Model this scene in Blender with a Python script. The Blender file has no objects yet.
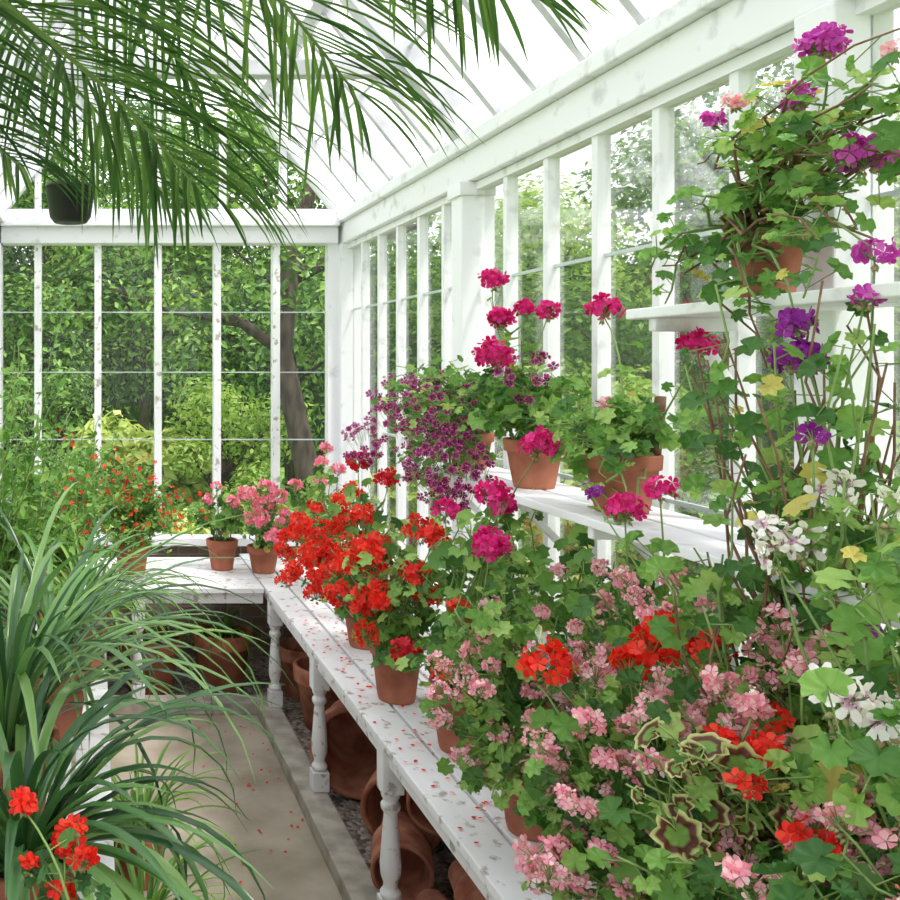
import bpy, math, random
import numpy as np
from mathutils import Vector
rng=np.random.default_rng(7); random.seed(7)
sc=bpy.context.scene
sc.view_settings.view_transform='Standard'
sc.view_settings.look='None'
sc.view_settings.exposure=0.42

# ------------------------------------------------------------------ materials
def newmat(name):
    m=bpy.data.materials.new(name); m.use_nodes=True
    nt=m.node_tree; nt.nodes.clear()
    out=nt.nodes.new('ShaderNodeOutputMaterial')
    return m,nt,out
def ramp(nt,stops,interp='LINEAR'):
    r=nt.nodes.new('ShaderNodeValToRGB'); r.color_ramp.interpolation=interp
    e=r.color_ramp.elements
    e[0].position=stops[0][0]; e[0].color=(*stops[0][1],1)
    e[1].position=stops[-1][0]; e[1].color=(*stops[-1][1],1)
    for p,c in stops[1:-1]:
        x=e.new(p); x.color=(*c,1)
    return r
def leafmat(name,cols,rough=0.45,trans=0.35,radstops=None,tboost=1.3,spec=0.4):
    m,nt,out=newmat(name); N=nt.nodes; L=nt.links
    g=N.new('ShaderNodeNewGeometry')
    k=len(cols); r=ramp(nt,[(i/(k-1),c) for i,c in enumerate(cols)])
    L.new(g.outputs['Random Per Island'],r.inputs[0])
    a=N.new('ShaderNodeAttribute'); a.attribute_name='rad'
    if radstops:
        r2=ramp(nt,radstops); L.new(a.outputs['Fac'],r2.inputs[0])
        mx=N.new('ShaderNodeMix'); mx.data_type='RGBA'; mx.blend_type='MULTIPLY'
        mx.inputs[0].default_value=1.0
        L.new(r.outputs[0],mx.inputs[6]); L.new(r2.outputs[0],mx.inputs[7])
        col=mx.outputs[2]
    else: col=r.outputs[0]
    p=N.new('ShaderNodeBsdfPrincipled'); p.inputs['Roughness'].default_value=rough
    p.inputs['Specular IOR Level'].default_value=spec
    L.new(col,p.inputs['Base Color'])
    t=N.new('ShaderNodeBsdfTranslucent')
    mm=N.new('ShaderNodeMix'); mm.data_type='RGBA'; mm.blend_type='MULTIPLY'; mm.inputs[0].default_value=1
    mm.inputs[7].default_value=(tboost,tboost,tboost*0.7,1)
    L.new(col,mm.inputs[6]); L.new(mm.outputs[2],t.inputs['Color'])
    s=N.new('ShaderNodeMixShader'); s.inputs[0].default_value=trans
    L.new(p.outputs[0],s.inputs[1]); L.new(t.outputs[0],s.inputs[2]); L.new(s.outputs[0],out.inputs[0])
    return m
def noisemat(name,c1,c2,scale=8,rough=0.7,bump=0.1,detail=6,stretch=None,spec=0.3,lo=0.35,hi=0.65):
    m,nt,out=newmat(name); N=nt.nodes; L=nt.links
    tc=N.new('ShaderNodeTexCoord'); mp=N.new('ShaderNodeMapping')
    if stretch: mp.inputs['Scale'].default_value=stretch
    L.new(tc.outputs['Object'],mp.inputs[0])
    n=N.new('ShaderNodeTexNoise'); n.inputs['Scale'].default_value=scale; n.inputs['Detail'].default_value=detail
    L.new(mp.outputs[0],n.inputs['Vector'])
    r=ramp(nt,[(lo,c1),(hi,c2)]); L.new(n.outputs[0],r.inputs[0])
    p=N.new('ShaderNodeBsdfPrincipled'); p.inputs['Roughness'].default_value=rough
    p.inputs['Specular IOR Level'].default_value=spec
    L.new(r.outputs[0],p.inputs['Base Color'])
    if bump:
        b=N.new('ShaderNodeBump'); b.inputs['Strength'].default_value=bump; b.inputs['Distance'].default_value=0.01
        L.new(n.outputs[0],b.inputs['Height']); L.new(b.outputs[0],p.inputs['Normal'])
    L.new(p.outputs[0],out.inputs[0])
    return m
WHITE=noisemat('white_paint',(0.62,0.61,0.63),(0.84,0.84,0.88),scale=14,rough=0.5,bump=0.12,lo=0.27,hi=0.42,detail=8)
SHADED=noisemat('shaded_white_paint',(0.46,0.46,0.50),(0.62,0.62,0.66),scale=9,rough=0.6,bump=0.1,lo=0.3,hi=0.6)  # white paint with shade put into its grey, so roof bars show against bright panes
WORN=noisemat('worn_white_paint',(0.42,0.38,0.34),(0.83,0.83,0.86),scale=26,rough=0.6,bump=0.25,lo=0.33,hi=0.42,detail=8)
CONC=noisemat('concrete',(0.28,0.24,0.18),(0.47,0.41,0.335),scale=3.5,rough=0.85,bump=0.2,detail=10)
KERB=noisemat('kerb_stone',(0.30,0.27,0.23),(0.5,0.46,0.4),scale=12,rough=0.9,bump=0.3)
TERRA=noisemat('terracotta',(0.30,0.095,0.055),(0.50,0.19,0.115),scale=9,rough=0.8,bump=0.15)
TERRA2=noisemat('terracotta_aged',(0.28,0.085,0.055),(0.52,0.23,0.15),scale=14,rough=0.85,bump=0.2)
SOIL=noisemat('soil',(0.02,0.013,0.008),(0.07,0.045,0.03),scale=60,rough=0.95,bump=0.6)
BARK=noisemat('bark',(0.03,0.022,0.018),(0.10,0.075,0.06),scale=20,stretch=(1,1,.3),rough=0.9,bump=0.5)
BLACK=noisemat('black_plastic',(0.01,0.01,0.011),(0.02,0.02,0.022),scale=5,rough=0.4)
LAWN=noisemat('grass_ground',(0.09,0.20,0.03),(0.24,0.40,0.08),scale=3,rough=0.9,bump=0.5)
METAL=noisemat('lap_strip',(0.45,0.52,0.52),(0.6,0.66,0.66),scale=5,rough=0.4,bump=0)
m,nt,out=newmat('gravel'); N=nt.nodes;L=nt.links
tc=N.new('ShaderNodeTexCoord'); v=N.new('ShaderNodeTexVoronoi'); v.inputs['Scale'].default_value=60
L.new(tc.outputs['Object'],v.inputs['Vector']); r=ramp(nt,[(0,(0.10,0.08,0.07)),(0.5,(0.25,0.2,0.17)),(1,(0.42,0.36,0.32))])
sx=N.new('ShaderNodeSeparateColor'); L.new(v.outputs['Color'],sx.inputs[0]); L.new(sx.outputs[0],r.inputs[0])
p=N.new('ShaderNodeBsdfPrincipled'); p.inputs['Roughness'].default_value=0.9; L.new(r.outputs[0],p.inputs['Base Color'])
b=N.new('ShaderNodeBump'); b.invert=True; b.inputs['Distance'].default_value=0.01; L.new(v.outputs['Distance'],b.inputs['Height']); L.new(b.outputs[0],p.inputs['Normal']); L.new(p.outputs[0],out.inputs[0])
GRAVEL=m
m,nt,out=newmat('old_brick'); N=nt.nodes;L=nt.links
tc=N.new('ShaderNodeTexCoord'); mp=N.new('ShaderNodeMapping'); mp.inputs['Rotation'].default_value=(math.pi/2,0,0)
br=N.new('ShaderNodeTexBrick'); br.inputs['Scale'].default_value=4.4
br.inputs['Color1'].default_value=(0.20,0.13,0.09,1); br.inputs['Color2'].default_value=(0.30,0.22,0.17,1); br.inputs['Mortar'].default_value=(0.30,0.28,0.25,1)
L.new(tc.outputs['Object'],mp.inputs[0]); L.new(mp.outputs[0],br.inputs['Vector'])
p=N.new('ShaderNodeBsdfPrincipled'); p.inputs['Roughness'].default_value=0.9; L.new(br.outputs[0],p.inputs['Base Color']); L.new(p.outputs[0],out.inputs[0])
BRICK=m
def glassmat(name,frost=0.0,refl=0.6,tint=(0.97,0.98,0.975,1)):
    m,nt,out=newmat(name); N=nt.nodes;L=nt.links
    t=N.new('ShaderNodeBsdfTransparent'); t.inputs[0].default_value=tint
    g=N.new('ShaderNodeBsdfGlossy'); g.inputs['Roughness'].default_value=0.03
    fr=N.new('ShaderNodeFresnel'); fr.inputs[0].default_value=1.35
    ml=N.new('ShaderNodeMath'); ml.operation='MULTIPLY'; ml.inputs[1].default_value=refl; L.new(fr.outputs[0],ml.inputs[0])
    s=N.new('ShaderNodeMixShader'); L.new(ml.outputs[0],s.inputs[0]); L.new(t.outputs[0],s.inputs[1]); L.new(g.outputs[0],s.inputs[2])
    if frost:
        tr=N.new('ShaderNodeBsdfTranslucent'); tr.inputs[0].default_value=(0.95,0.95,0.97,1)
        s2=N.new('ShaderNodeMixShader'); s2.inputs[0].default_value=frost
        L.new(s.outputs[0],s2.inputs[1]); L.new(tr.outputs[0],s2.inputs[2]); s=s2
    L.new(s.outputs[0],out.inputs[0]); return m
GLASS=glassmat('pane_glass',0.012,0.45); RGLASS=glassmat('whitewashed_roof_glass',0.35)

GL=[(0.0,(0.8,0.9,0.65)),(0.5,(1,1,1)),(0.85,(0.9,0.95,0.85)),(1,(1.0,1.0,0.9))]
LEAF=leafmat('geranium_leaf',[(0.045,0.13,0.03),(0.09,0.23,0.045),(0.17,0.35,0.07),(0.26,0.46,0.11),(0.42,0.58,0.18)],radstops=GL)
LEAFD=leafmat('dark_green_leaf',[(0.03,0.10,0.03),(0.06,0.17,0.04),(0.13,0.27,0.06)],radstops=GL)
LEAFY=leafmat('yellow_leaf',[(0.50,0.46,0.10),(0.62,0.55,0.16)])
VARI=leafmat('variegated_leaf',[(0.9,0.9,0.9),(1,1,1)],radstops=[(0.0,(0.16,0.30,0.06)),(0.42,(0.18,0.34,0.06)),(0.54,(0.10,0.02,0.02)),(0.76,(0.14,0.05,0.03)),(0.86,(0.50,0.55,0.20)),(1,(0.65,0.66,0.36))])
STRAP=leafmat('strap_leaf',[(0.025,0.08,0.03),(0.05,0.14,0.045),(0.11,0.25,0.075),(0.22,0.38,0.12)],rough=0.28,trans=0.25,spec=.6)
PALM=leafmat('palm_leaf',[(0.03,0.085,0.025),(0.07,0.16,0.04),(0.17,0.29,0.08)],rough=0.28,trans=0.35)
FINE=leafmat('fine_leaf',[(0.07,0.19,0.03),(0.15,0.32,0.06),(0.30,0.48,0.12)],trans=0.4)
STEM=leafmat('green_stem',[(0.14,0.24,0.06),(0.26,0.38,0.12)],trans=0.05)
WOODY=noisemat('woody_stem',(0.13,0.06,0.038),(0.26,0.15,0.09),scale=30,rough=0.7)
TREE1=leafmat('tree_leaf_a',[(0.02,0.065,0.012),(0.09,0.21,0.03),(0.28,0.45,0.10)],trans=0.4)
TREE2=leafmat('tree_leaf_b',[(0.09,0.20,0.02),(0.28,0.45,0.07),(0.56,0.66,0.22)],trans=0.45)
TREE3=leafmat('tree_leaf_c',[(0.03,0.09,0.035),(0.10,0.21,0.08),(0.30,0.42,0.22)],trans=0.35)
TREE4=leafmat('tree_leaf_d',[(0.22,0.32,0.05),(0.45,0.54,0.13),(0.68,0.72,0.30)],trans=0.4)
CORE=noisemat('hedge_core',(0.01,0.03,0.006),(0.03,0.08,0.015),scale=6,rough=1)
def pet(name,cols,rs=None,trans=0.35): return leafmat(name,cols,rough=0.55,trans=trans,radstops=rs,tboost=1.2)
P_SCAR=pet('petal_scarlet',[(0.62,0.010,0.008),(0.85,0.025,0.015),(0.95,0.07,0.03)])
P_CRIM=pet('petal_crimson',[(0.50,0.006,0.02),(0.75,0.012,0.035)])
P_MAG=pet('petal_magenta',[(0.52,0.002,0.13),(0.76,0.008,0.25),(0.88,0.04,0.36)])
P_PINK=pet('petal_pink',[(0.80,0.14,0.30),(0.92,0.26,0.42),(0.96,0.42,0.54)])
P_PALE=pet('petal_pale_pink',[(0.82,0.24,0.38),(0.92,0.46,0.58),(0.95,0.72,0.77)])
P_PURP=pet('petal_purple',[(0.24,0.01,0.30),(0.42,0.03,0.48)])
P_MAUVE=pet('petal_mauve',[(0.48,0.02,0.38),(0.64,0.07,0.55),(0.75,0.18,0.66)])
P_WHITE=pet('petal_white',[(0.86,0.83,0.88),(0.94,0.92,0.95)],rs=[(0,(0.5,0.08,0.35)),(0.28,(0.75,0.4,0.65)),(0.42,(1,1,1)),(1,(1,1,1))])
P_REGAL=pet('petal_regal',[(0.9,0.9,0.9),(1,1,1)],rs=[(0,(0.08,0.0,0.02)),(0.45,(0.14,0.003,0.06)),(0.7,(0.45,0.02,0.24)),(1,(0.80,0.20,0.52))])
BUD=leafmat('bud_green',[(0.20,0.34,0.10),(0.40,0.30,0.15)],trans=0.1)

# ------------------------------------------------------------------ mesh builder
def nrm(a):
    a=np.asarray(a,float); n=np.linalg.norm(a,axis=-1,keepdims=True); n[n<1e-9]=1; return a/n
class MB:
    def __init__(s): s.V=[];s.L=[];s.T=[];s.M=[];s.R=[];s.S=[];s.n=0
    def add(s,V,faces,m,rad=None,smooth=False):
        V=np.asarray(V,float).reshape(-1,3); k=len(V)
        s.V.append(V); s.L.append(np.array([i for f in faces for i in f],dtype=np.int64)+s.n)
        s.T.append(np.array([len(f) for f in faces],dtype=np.int64)); s.M.append(np.full(len(faces),m)); s.S.append(np.full(len(faces),smooth))
        s.R.append(np.full(k,0.5) if rad is None else np.asarray(rad,float)); s.n+=k
    def inst(s,tpl,P,X,Y,Z,sc,m,smooth=True):
        tv,loops,tot,rad=tpl; P=np.asarray(P,float); N=len(P); k=len(tv)
        if N==0: return
        sc=np.asarray(sc,float)
        if sc.ndim==0: sc=np.full((N,3),float(sc))
        elif sc.ndim==1: sc=np.repeat(sc[:,None],3,1)
        W=P[:,None,:]
        for i,A in enumerate((X,Y,Z)):
            W=W+(tv[None,:,i]*sc[:,i:i+1])[:,:,None]*A[:,None,:]
        s.V.append(W.reshape(-1,3)); s.L.append((loops[None,:]+(np.arange(N)*k)[:,None]).ravel()+s.n)
        s.T.append(np.tile(tot,N)); m=np.asarray(m)
        s.M.append(np.repeat(m,len(tot)) if m.ndim else np.full(N*len(tot),int(m)))
        s.S.append(np.full(N*len(tot),smooth)); s.R.append(np.tile(rad,N)); s.n+=N*k
    def box(s,a,b,m=0):
        x0,y0,z0=a;x1,y1,z1=b
        V=[(x0,y0,z0),(x1,y0,z0),(x1,y1,z0),(x0,y1,z0),(x0,y0,z1),(x1,y0,z1),(x1,y1,z1),(x0,y1,z1)]
        s.add(V,[(0,3,2,1),(4,5,6,7),(0,1,5,4),(1,2,6,5),(2,3,7,6),(3,0,4,7)],m)
    def beam(s,p0,p1,w,h,up=(0,0,1),m=0):
        p0=np.array(p0,float);p1=np.array(p1,float);d=nrm(p1-p0);x=nrm(np.cross(d,up));z=np.cross(x,d)
        V=[p+x*sx*w/2+z*sz*h/2 for p in (p0,p1) for sx,sz in((-1,-1),(1,-1),(1,1),(-1,1))]
        s.add(V,[(0,1,2,3),(7,6,5,4),(0,4,5,1),(1,5,6,2),(2,6,7,3),(3,7,4,0)],m)
    def tube(s,pts,rad,m,sides=5,cap=True):
        pts=np.asarray(pts,float);K=len(pts)
        rad=np.full(K,rad) if np.isscalar(rad) else np.asarray(rad)
        t=nrm(np.gradient(pts,axis=0)); ref=np.array([0.3,0.9,0.1]) if abs(t[:,2]).mean()>.5 else np.array([0,0,1.0])
        x=nrm(np.cross(t,ref)); y=np.cross(t,x); a=np.arange(sides)*2*math.pi/sides
        V=pts[:,None,:]+rad[:,None,None]*(np.cos(a)[None,:,None]*x[:,None,:]+np.sin(a)[None,:,None]*y[:,None,:])
        F=[(i*sides+j,i*sides+(j+1)%sides,(i+1)*sides+(j+1)%sides,(i+1)*sides+j) for i in range(K-1) for j in range(sides)]
        if cap: F+= [tuple(range(sides))[::-1],tuple((K-1)*sides+j for j in range(sides))]
        s.add(V.reshape(-1,3),F,m,smooth=True)
    def lathe(s,prof,c,m,seg=28,axis=(0,0,1),smooth=True):
        c=np.array(c,float);z=nrm(np.array(axis,float));ref=np.array([1,0,0.]) if abs(z[0])<.9 else np.array([0,1.,0])
        x=nrm(np.cross(ref,z));y=np.cross(z,x);K=len(prof);a=np.arange(seg)*2*math.pi/seg
        V=[c+z*h+r*(math.cos(t)*x+math.sin(t)*y) for r,h in prof for t in a]
        F=[(i*seg+j,i*seg+(j+1)%seg,(i+1)*seg+(j+1)%seg,(i+1)*seg+j) for i in range(K-1) for j in range(seg)]
        s.add(V,F,m,smooth=smooth)
    def build(s,name,mats,bevel=0,loc=None):
        V=np.concatenate(s.V);Lp=np.concatenate(s.L);T=np.concatenate(s.T)
        if loc is not None: V=V-np.array(loc)
        me=bpy.data.meshes.new(name); me.vertices.add(len(V)); me.vertices.foreach_set('co',V.astype(np.float32).ravel())
        me.loops.add(len(Lp)); me.loops.foreach_set('vertex_index',Lp.astype(np.int32))
        me.polygons.add(len(T)); me.polygons.foreach_set('loop_start',(np.cumsum(T)-T).astype(np.int32))
        for mt in mats: me.materials.append(mt)
        me.polygons.foreach_set('material_index',np.concatenate(s.M).astype(np.int32))
        me.polygons.foreach_set('use_smooth',np.concatenate(s.S).astype(bool))
        me.update(calc_edges=True)
        at=me.attributes.new('rad','FLOAT','POINT'); at.data.foreach_set('value',np.concatenate(s.R).astype(np.float32))
        ob=bpy.data.objects.new(name,me); sc.collection.objects.link(ob)
        if loc is not None: ob.location=loc
        if bevel:
            b=ob.modifiers.new('bevel','BEVEL'); b.width=bevel; b.segments=2; b.limit_method='ANGLE'
        return ob
def tpl(V,F,rad):
    return (np.array(V,float),np.array([i for f in F for i in f]),np.array([len(f) for f in F]),np.array(rad,float))
def round_leaf(n,rings,lobes=7,cup=0.18):
    V=[(0,0,0)];R=[0];F=[]
    for k,rr in enumerate(rings):
        for i in range(n):
            t=2*math.pi*i/n
            notch=1-0.75*math.exp(-((min(t,2*math.pi-t))/0.28)**2)
            lob=1+0.14*math.cos(lobes*t+math.pi)*rr
            r=rr*lob*(notch if rr>.3 else 1)
            z=cup*rr*rr+0.08*rr*math.cos(lobes*t)
            V.append((-r*math.sin(t),-r*math.cos(t),z)); R.append(rr)
    for i in range(n): F.append((0,1+(i+1)%n,1+i))
    for k in range(len(rings)-1):
        a=1+k*n;b=1+(k+1)*n
        for i in range(n): F.append((a+i,a+(i+1)%n,b+(i+1)%n,b+i))
    return tpl(V,F,R)
LH=round_leaf(28,[0.5,0.78,1.0]); LL=round_leaf(14,[0.6,1.0])
SIMPLE=tpl([(0,0,0),(.26,.4,.06),(0,1,-.06),(-.26,.4,.06)],[(0,1,2),(0,2,3)],[0,.5,1,.5])
STICK=tpl([(math.cos(a),0,math.sin(a)) for a in(0,2.09,4.19)]+[(math.cos(a),1,math.sin(a)) for a in(0,2.09,4.19)],[(0,1,4,3),(1,2,5,4),(2,0,3,5)],[.5]*6)
def floret(w,np_=5,cup=0.25,notch=0.04,asym=0):
    V=[];F=[];R=[]
    for k in range(np_):
        a=2*math.pi*k/np_+(asym*math.sin(2*math.pi*k/np_)); pts=[(0,.05),(w*.5,.35),(w,.7),(w*.62,.95),(0,1-notch),(-w*.62,.95),(-w,.7),(-w*.5,.35),(0,.55)]
        b=len(V)
        for (x,y) in pts:
            z=cup*y*y*0.9-(0.14*abs(x)/w if y>.2 else 0)+ (0.03 if x>0 else -0.02)
            V.append((x*math.cos(a)-y*math.sin(a),x*math.sin(a)+y*math.cos(a),z)); R.append(y)
        F+=[(b,b+1,b+8,b+7),(b+1,b+2,b+8),(b+2,b+3,b+4,b+8),(b+4,b+5,b+6,b+8),(b+6,b+7,b+8)]
    return tpl(V,F,R)
FL=floret(0.40,cup=.3); FLN=floret(0.24,cup=0.05,asym=.35)
BD=tpl([(0,0,0),(.3,.4,0),(0,.4,.3),(-.3,.4,0),(0,.4,-.3),(0,1,0)],[(0,1,2),(0,2,3),(0,3,4),(0,4,1),(5,2,1),(5,3,2),(5,4,3),(5,1,4)],[.5]*6)
def frames(D,Nn):
    D=nrm(D); X=nrm(np.cross(D,Nn)); Z=np.cross(X,D); return X,D,Z
def randu(n): return nrm(rng.normal(size=(n,3)))
def bez(p0,p1,p2,n=8):
    t=np.linspace(0,1,n)[:,None]; return (1-t)**2*p0+2*t*(1-t)*p1+t*t*p2

# ------------------------------------------------------------------ pots
def pot_into(mb,c,R,H,m=0,ms=1,axis=(0,0,1),soil=True,seg=28):
    prof=[(0.0,0),(.66*R,0),(.70*R,.01),(.90*R,.74*H),(.99*R,.75*H),(1.0*R,.77*H),(1.02*R,.98*H),(1.0*R,H),(.90*R,H),(.88*R,.97*H)]
    if soil:
        prof+=[(.85*R,.86*H)]; mb.lathe(prof,c,m,seg,axis)
        mb.lathe([(.86*R,.87*H),(.4*R,.9*H),(0,.9*H)],c,ms,seg,axis)
    else:
        prof+=[(.80*R,.70*H),(.60*R,.05*H),(0,.05*H)]; mb.lathe(prof,c,m,seg,axis)

# ------------------------------------------------------------------ geranium
# slots: 0 pot 1 soil 2 stem 3 leaf 4 yellow 5 bud 6 variegated 7 woody 8.. petals
def head(mb,c,R,m,fs,n,tp=FL,low=-0.5):
    c=np.array(c); D=randu(n*3); D=D[D[:,2]>low][:n]; n=len(D)
    P=c+D*(R*rng.uniform(.6,1.12,(n,1)))*np.array([1,1,.85])
    nn=nrm(D+0.5*randu(n)); sp=nrm(np.cross(nn,randu(n)))
    X,Y,Z=frames(sp,nn)
    mb.inst(tp,P,X,Y,Z,fs*rng.uniform(.75,1.15,n),m)
    b=c-np.array([0,0,R*.5]); d=P-b; ln=np.linalg.norm(d,axis=1)
    X,Y,Z=frames(d,randu(n)); mb.inst(STICK,np.repeat(b[None],n,0),X,Y,Z,np.stack([np.full(n,.0008),ln,np.full(n,.0008)],1),2)
    k=6; D=randu(k); D[:,2]=-abs(D[:,2])-.1; D=nrm(D); X,Y,Z=frames(D,randu(k))
    mb.inst(BD,np.repeat(b[None],k,0)+D*R*.2,X,Y,Z,min(fs,.018)*.9,5)
def leaves(mb,pts,size,tp,mat=3,pet=(0.02,0.065),face=(-.35,-.45,0),droop=0.0,yel=0.015):
    n=len(pts); o=randu(n); o[:,2]=o[:,2]*.5+.15-droop; o=nrm(o)
    ln=rng.uniform(pet[0],pet[1],n); P=pts+o*ln[:,None]
    X,Y,Z=frames(o,randu(n)); mb.inst(STICK,pts,X,Y,Z,np.stack([np.full(n,.0011),ln,np.full(n,.0011)],1),2)
    nn=nrm(np.array([0,0,.7])+o*.45+np.array(face)+randu(n)*.65); d=nrm(o+randu(n)*.3)
    d=d-nn*(d*nn).sum(1,keepdims=True)
    X,Y,Z=frames(d,nn); s=size*rng.uniform(.4,1.15,n)
    s3=np.stack([s*rng.uniform(.85,1.1,n),s,s*rng.uniform(.4,2.2,n)],1)
    ms=np.where(rng.random(n)<yel,4,mat); mb.inst(tp,P,X,Y,Z,s3,ms)
def geranium(name,loc,R,H,groups,heads,petals,size=.03,leaf=LEAF,hi=True,woody=False,extra=None,lean=.5,pot=True,yel=.015,potmat=TERRA,face=(-.35,-.45,0),bare=.3):
    mb=MB(); loc=np.array(loc,float)
    if pot: pot_into(mb,loc,R,H)
    top=loc+np.array([0,0,H*.88])
    tp=LH if hi else LL
    for g in groups:
        c,r,nb,nl=g[:4]; lm=g[4] if len(g)>4 else 3
        for _ in range(nb):
            o=top+np.array([*(rng.uniform(-.5,.5,2)*R),0])
            q=rng.normal(size=3); q/=np.linalg.norm(q); q*=rng.uniform(.3,1)**.5
            tip=np.array(c)+q*np.array(r); tip[0]=min(tip[0],1.31)
            dist=np.linalg.norm(tip-o)
            ctrl=o+(tip-o)*.35+np.array([0,0,max(.05,lean*dist*.6)])+rng.normal(size=3)*.03
            if woody: ctrl[0]-=rng.uniform(0,.12)
            pts=bez(o,ctrl,tip,9); pts[1:-1]+=rng.normal(size=(7,3))*(.014 if woody else .008)
            mb.tube(pts,np.linspace(.0042,.0016,9),7 if (woody and rng.random()<.7) else 2,5)
            t=rng.uniform(bare,1,nl)**.7*8; i=np.minimum(t.astype(int),7); f=(t-i)[:,None]
            leaves(mb,pts[i]*(1-f)+pts[i+1]*f,size*(1.35 if lm==6 else 1),tp,mat=lm,yel=yel,face=face)
    for h in heads:
        pos,hr,pi,fs,n=h[:5]; pos=np.array(pos,float)
        o=top+np.array([*(rng.uniform(-.4,.4,2)*R),0]); dist=np.linalg.norm(pos-o)
        e=pos-np.array([0,0,hr*.5]); ctrl=o+(e-o)*.5+rng.normal(size=3)*.035; ctrl[2]=min(ctrl[2]+.1*dist,e[2]-.02) if e[2]>o[2] else o[2]+.12
        pts=bez(o,ctrl,e,9)
        mb.tube(pts,np.linspace(.0033,.0016,9),2,5)
        leaves(mb,pts[3:7],size,tp,yel=yel)
        head(mb,pos,hr,8+pi,fs,n,FLN if (len(h)>5 and h[5]) else FL)
    if extra: extra(mb,top)
    return mb.build(name,[potmat,SOIL,STEM,leaf,LEAFY,BUD,VARI,WOODY]+petals,loc=tuple(loc))
def sprinkle(mb,c,r,n,fs,m,tp=FL):
    q=randu(n)*(rng.uniform(.5,1,(n,1))); P=np.array(c)+q*np.array(r)
    nn=nrm(q*.6+np.array([-.5,-.7,.35])+randu(n)*.4); X,Y,Z=frames(nrm(np.cross(nn,randu(n))),nn)
    mb.inst(tp,P,X,Y,Z,fs*rng.uniform(.8,1.2,n),m)
    ln=rng.uniform(.04,.08,n); d=nrm(-q*.4+np.array([0.2,0.2,-.6])); X,Y,Z=frames(d,randu(n))
    mb.inst(STICK,P,X,Y,Z,np.stack([np.full(n,.0008),ln,np.full(n,.0008)],1),2)

# ================================================================== structure
XW=1.38; XL=-0.56; YE=5.20; YB=-1.3; EAVE=2.37; XR=(XW+XL)/2; SL=1.25; RID=EAVE+.05+(XW-XR)*SL
SILL=0.66
mb=MB(); mb.box((XL-.1,YB-.1,-.12),(XW+.1,YE+.1,0.0)); fl=mb.build('floor',[CONC])
mb=MB(); mb.box((.85,YB+.02,.001),(XW-.04,YE-.04,.02)); mb.box((XL+.04,4.45,.001),(.85,YE-.04,.02)); mb.build('gravel_bed',[GRAVEL])
mb=MB(); mb.box((.74,YB+.02,0),(.84,4.34,.06)); mb.box((XL+.04,4.34,0),(.84,4.44,.06)); mb.build('trim_1',[KERB],bevel=.006)
mb=MB(); mb.box((-.04,YB+.02,0),(.04,4.33,.05)); mb.build('trim_2',[KERB],bevel=.006)
for nm,a,b in (('wall_right',(XW-.02,YB,0),(XW+.16,YE+.16,SILL-.04)),('wall_back',(XL+.02,YE-.02,0),(XW-.02,YE+.16,SILL-.04)),
               ('wall_left',(XL-.16,YB,0),(XL+.02,YE+.16,SILL-.04)),('wall_front',(XL+.02,YB-.16,0),(XW-.02,YB,SILL-.04))):
    mb=MB(); mb.box(a,b); mb.build(nm,[BRICK])
ys=[1.76+.285*k for k in range(-10,13)]
def side_window(name,X,sgn,y0,y1,bars):
    mb=MB(); a,b=sorted((X-.005*sgn,X+.032*sgn))
    mb.box((X-.05,y0,SILL-.04),(X+.06,y1,SILL),0)
    for y in bars: mb.box((a,y-.015,SILL),(b,y+.015,EAVE-.135),0)
    mb.box((a-.006,y0,EAVE-.14),(b+.006,y1,EAVE-.112),0)
    mb.box((a-.006,y0,SILL),(b+.006,y1,SILL+.04),0)
    gx=X+.018*sgn
    mb.box((gx-.002,y0,SILL+.01),(gx+.002,y1,EAVE-.13),1)
    for z in (1.27,1.90): mb.box((gx-.005,y0,z-.005),(gx+.005,y1,z+.005),2)
    return mb.build(name,[WHITE,GLASS,METAL])
side_window('window_1',XW,1,3.53,YE-.06,[y for y in ys if 3.56<y<5.1])
side_window('window_2',XW,1,1.81,3.41,[y for y in ys if 1.85<y<3.4])
side_window('window_3',XW,1,YB,1.71,[y for y in ys if YB+.1<y<1.65])
side_window('window_4',XL,-1,YB,YE-.06,[y for y in ys if YB+.1<y<5.1])
for i,(x0,x1,y0,y1) in enumerate([(XW-.06,XW+.06,3.42,3.52),(XW-.05,XW+.06,1.71,1.81),(XW-.05,XW+.08,YE-.06,YE+.08),(XL-.08,XL+.05,YE-.06,YE+.08)]):
    mb=MB(); mb.box((x0,y0,SILL),(x1,y1,EAVE-.11))
    if i==0:
        mb.box((x0-.012,y0-.012,EAVE-.16),(x1,y1+.012,EAVE-.11)); mb.box((x0-.01,y0-.01,SILL),(x1,y1+.01,SILL+.12))
    mb.build('corner_post' if i>1 else 'wall_post',[WHITE],bevel=.004)
mb=MB(); mb.box((XW-.04,YB,EAVE-.11),(XW+.10,YE+.08,EAVE+.0)); mb.box((XW-.07,YB,EAVE+.0),(XW+.12,YE+.1,EAVE+.05)); mb.box((XW-.03,YB,EAVE+.05),(XW+.05,YE+.1,EAVE+.09)); mb.build('trim_3',[WHITE],bevel=.005)
mb=MB(); mb.box((XL-.10,YB,EAVE-.11),(XL+.04,YE+.08,EAVE+.0)); mb.box((XL-.12,YB,EAVE+.0),(XL+.07,YE+.1,EAVE+.05)); mb.build('trim_4',[WHITE],bevel=.005)
xb=[-.312,.016,.345,.668,.99]
mb=MB()
mb.box((XL+.05,YE-.06,SILL-.04),(XW-.05,YE+.08,SILL))
for x in xb: mb.box((x-.019,YE-.02,SILL),(x+.019,YE+.05,EAVE-.11),3)
mb.box((1.27,YE-.02,SILL),(1.33,YE+.05,EAVE-.11))
gy=YE+.03
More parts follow.
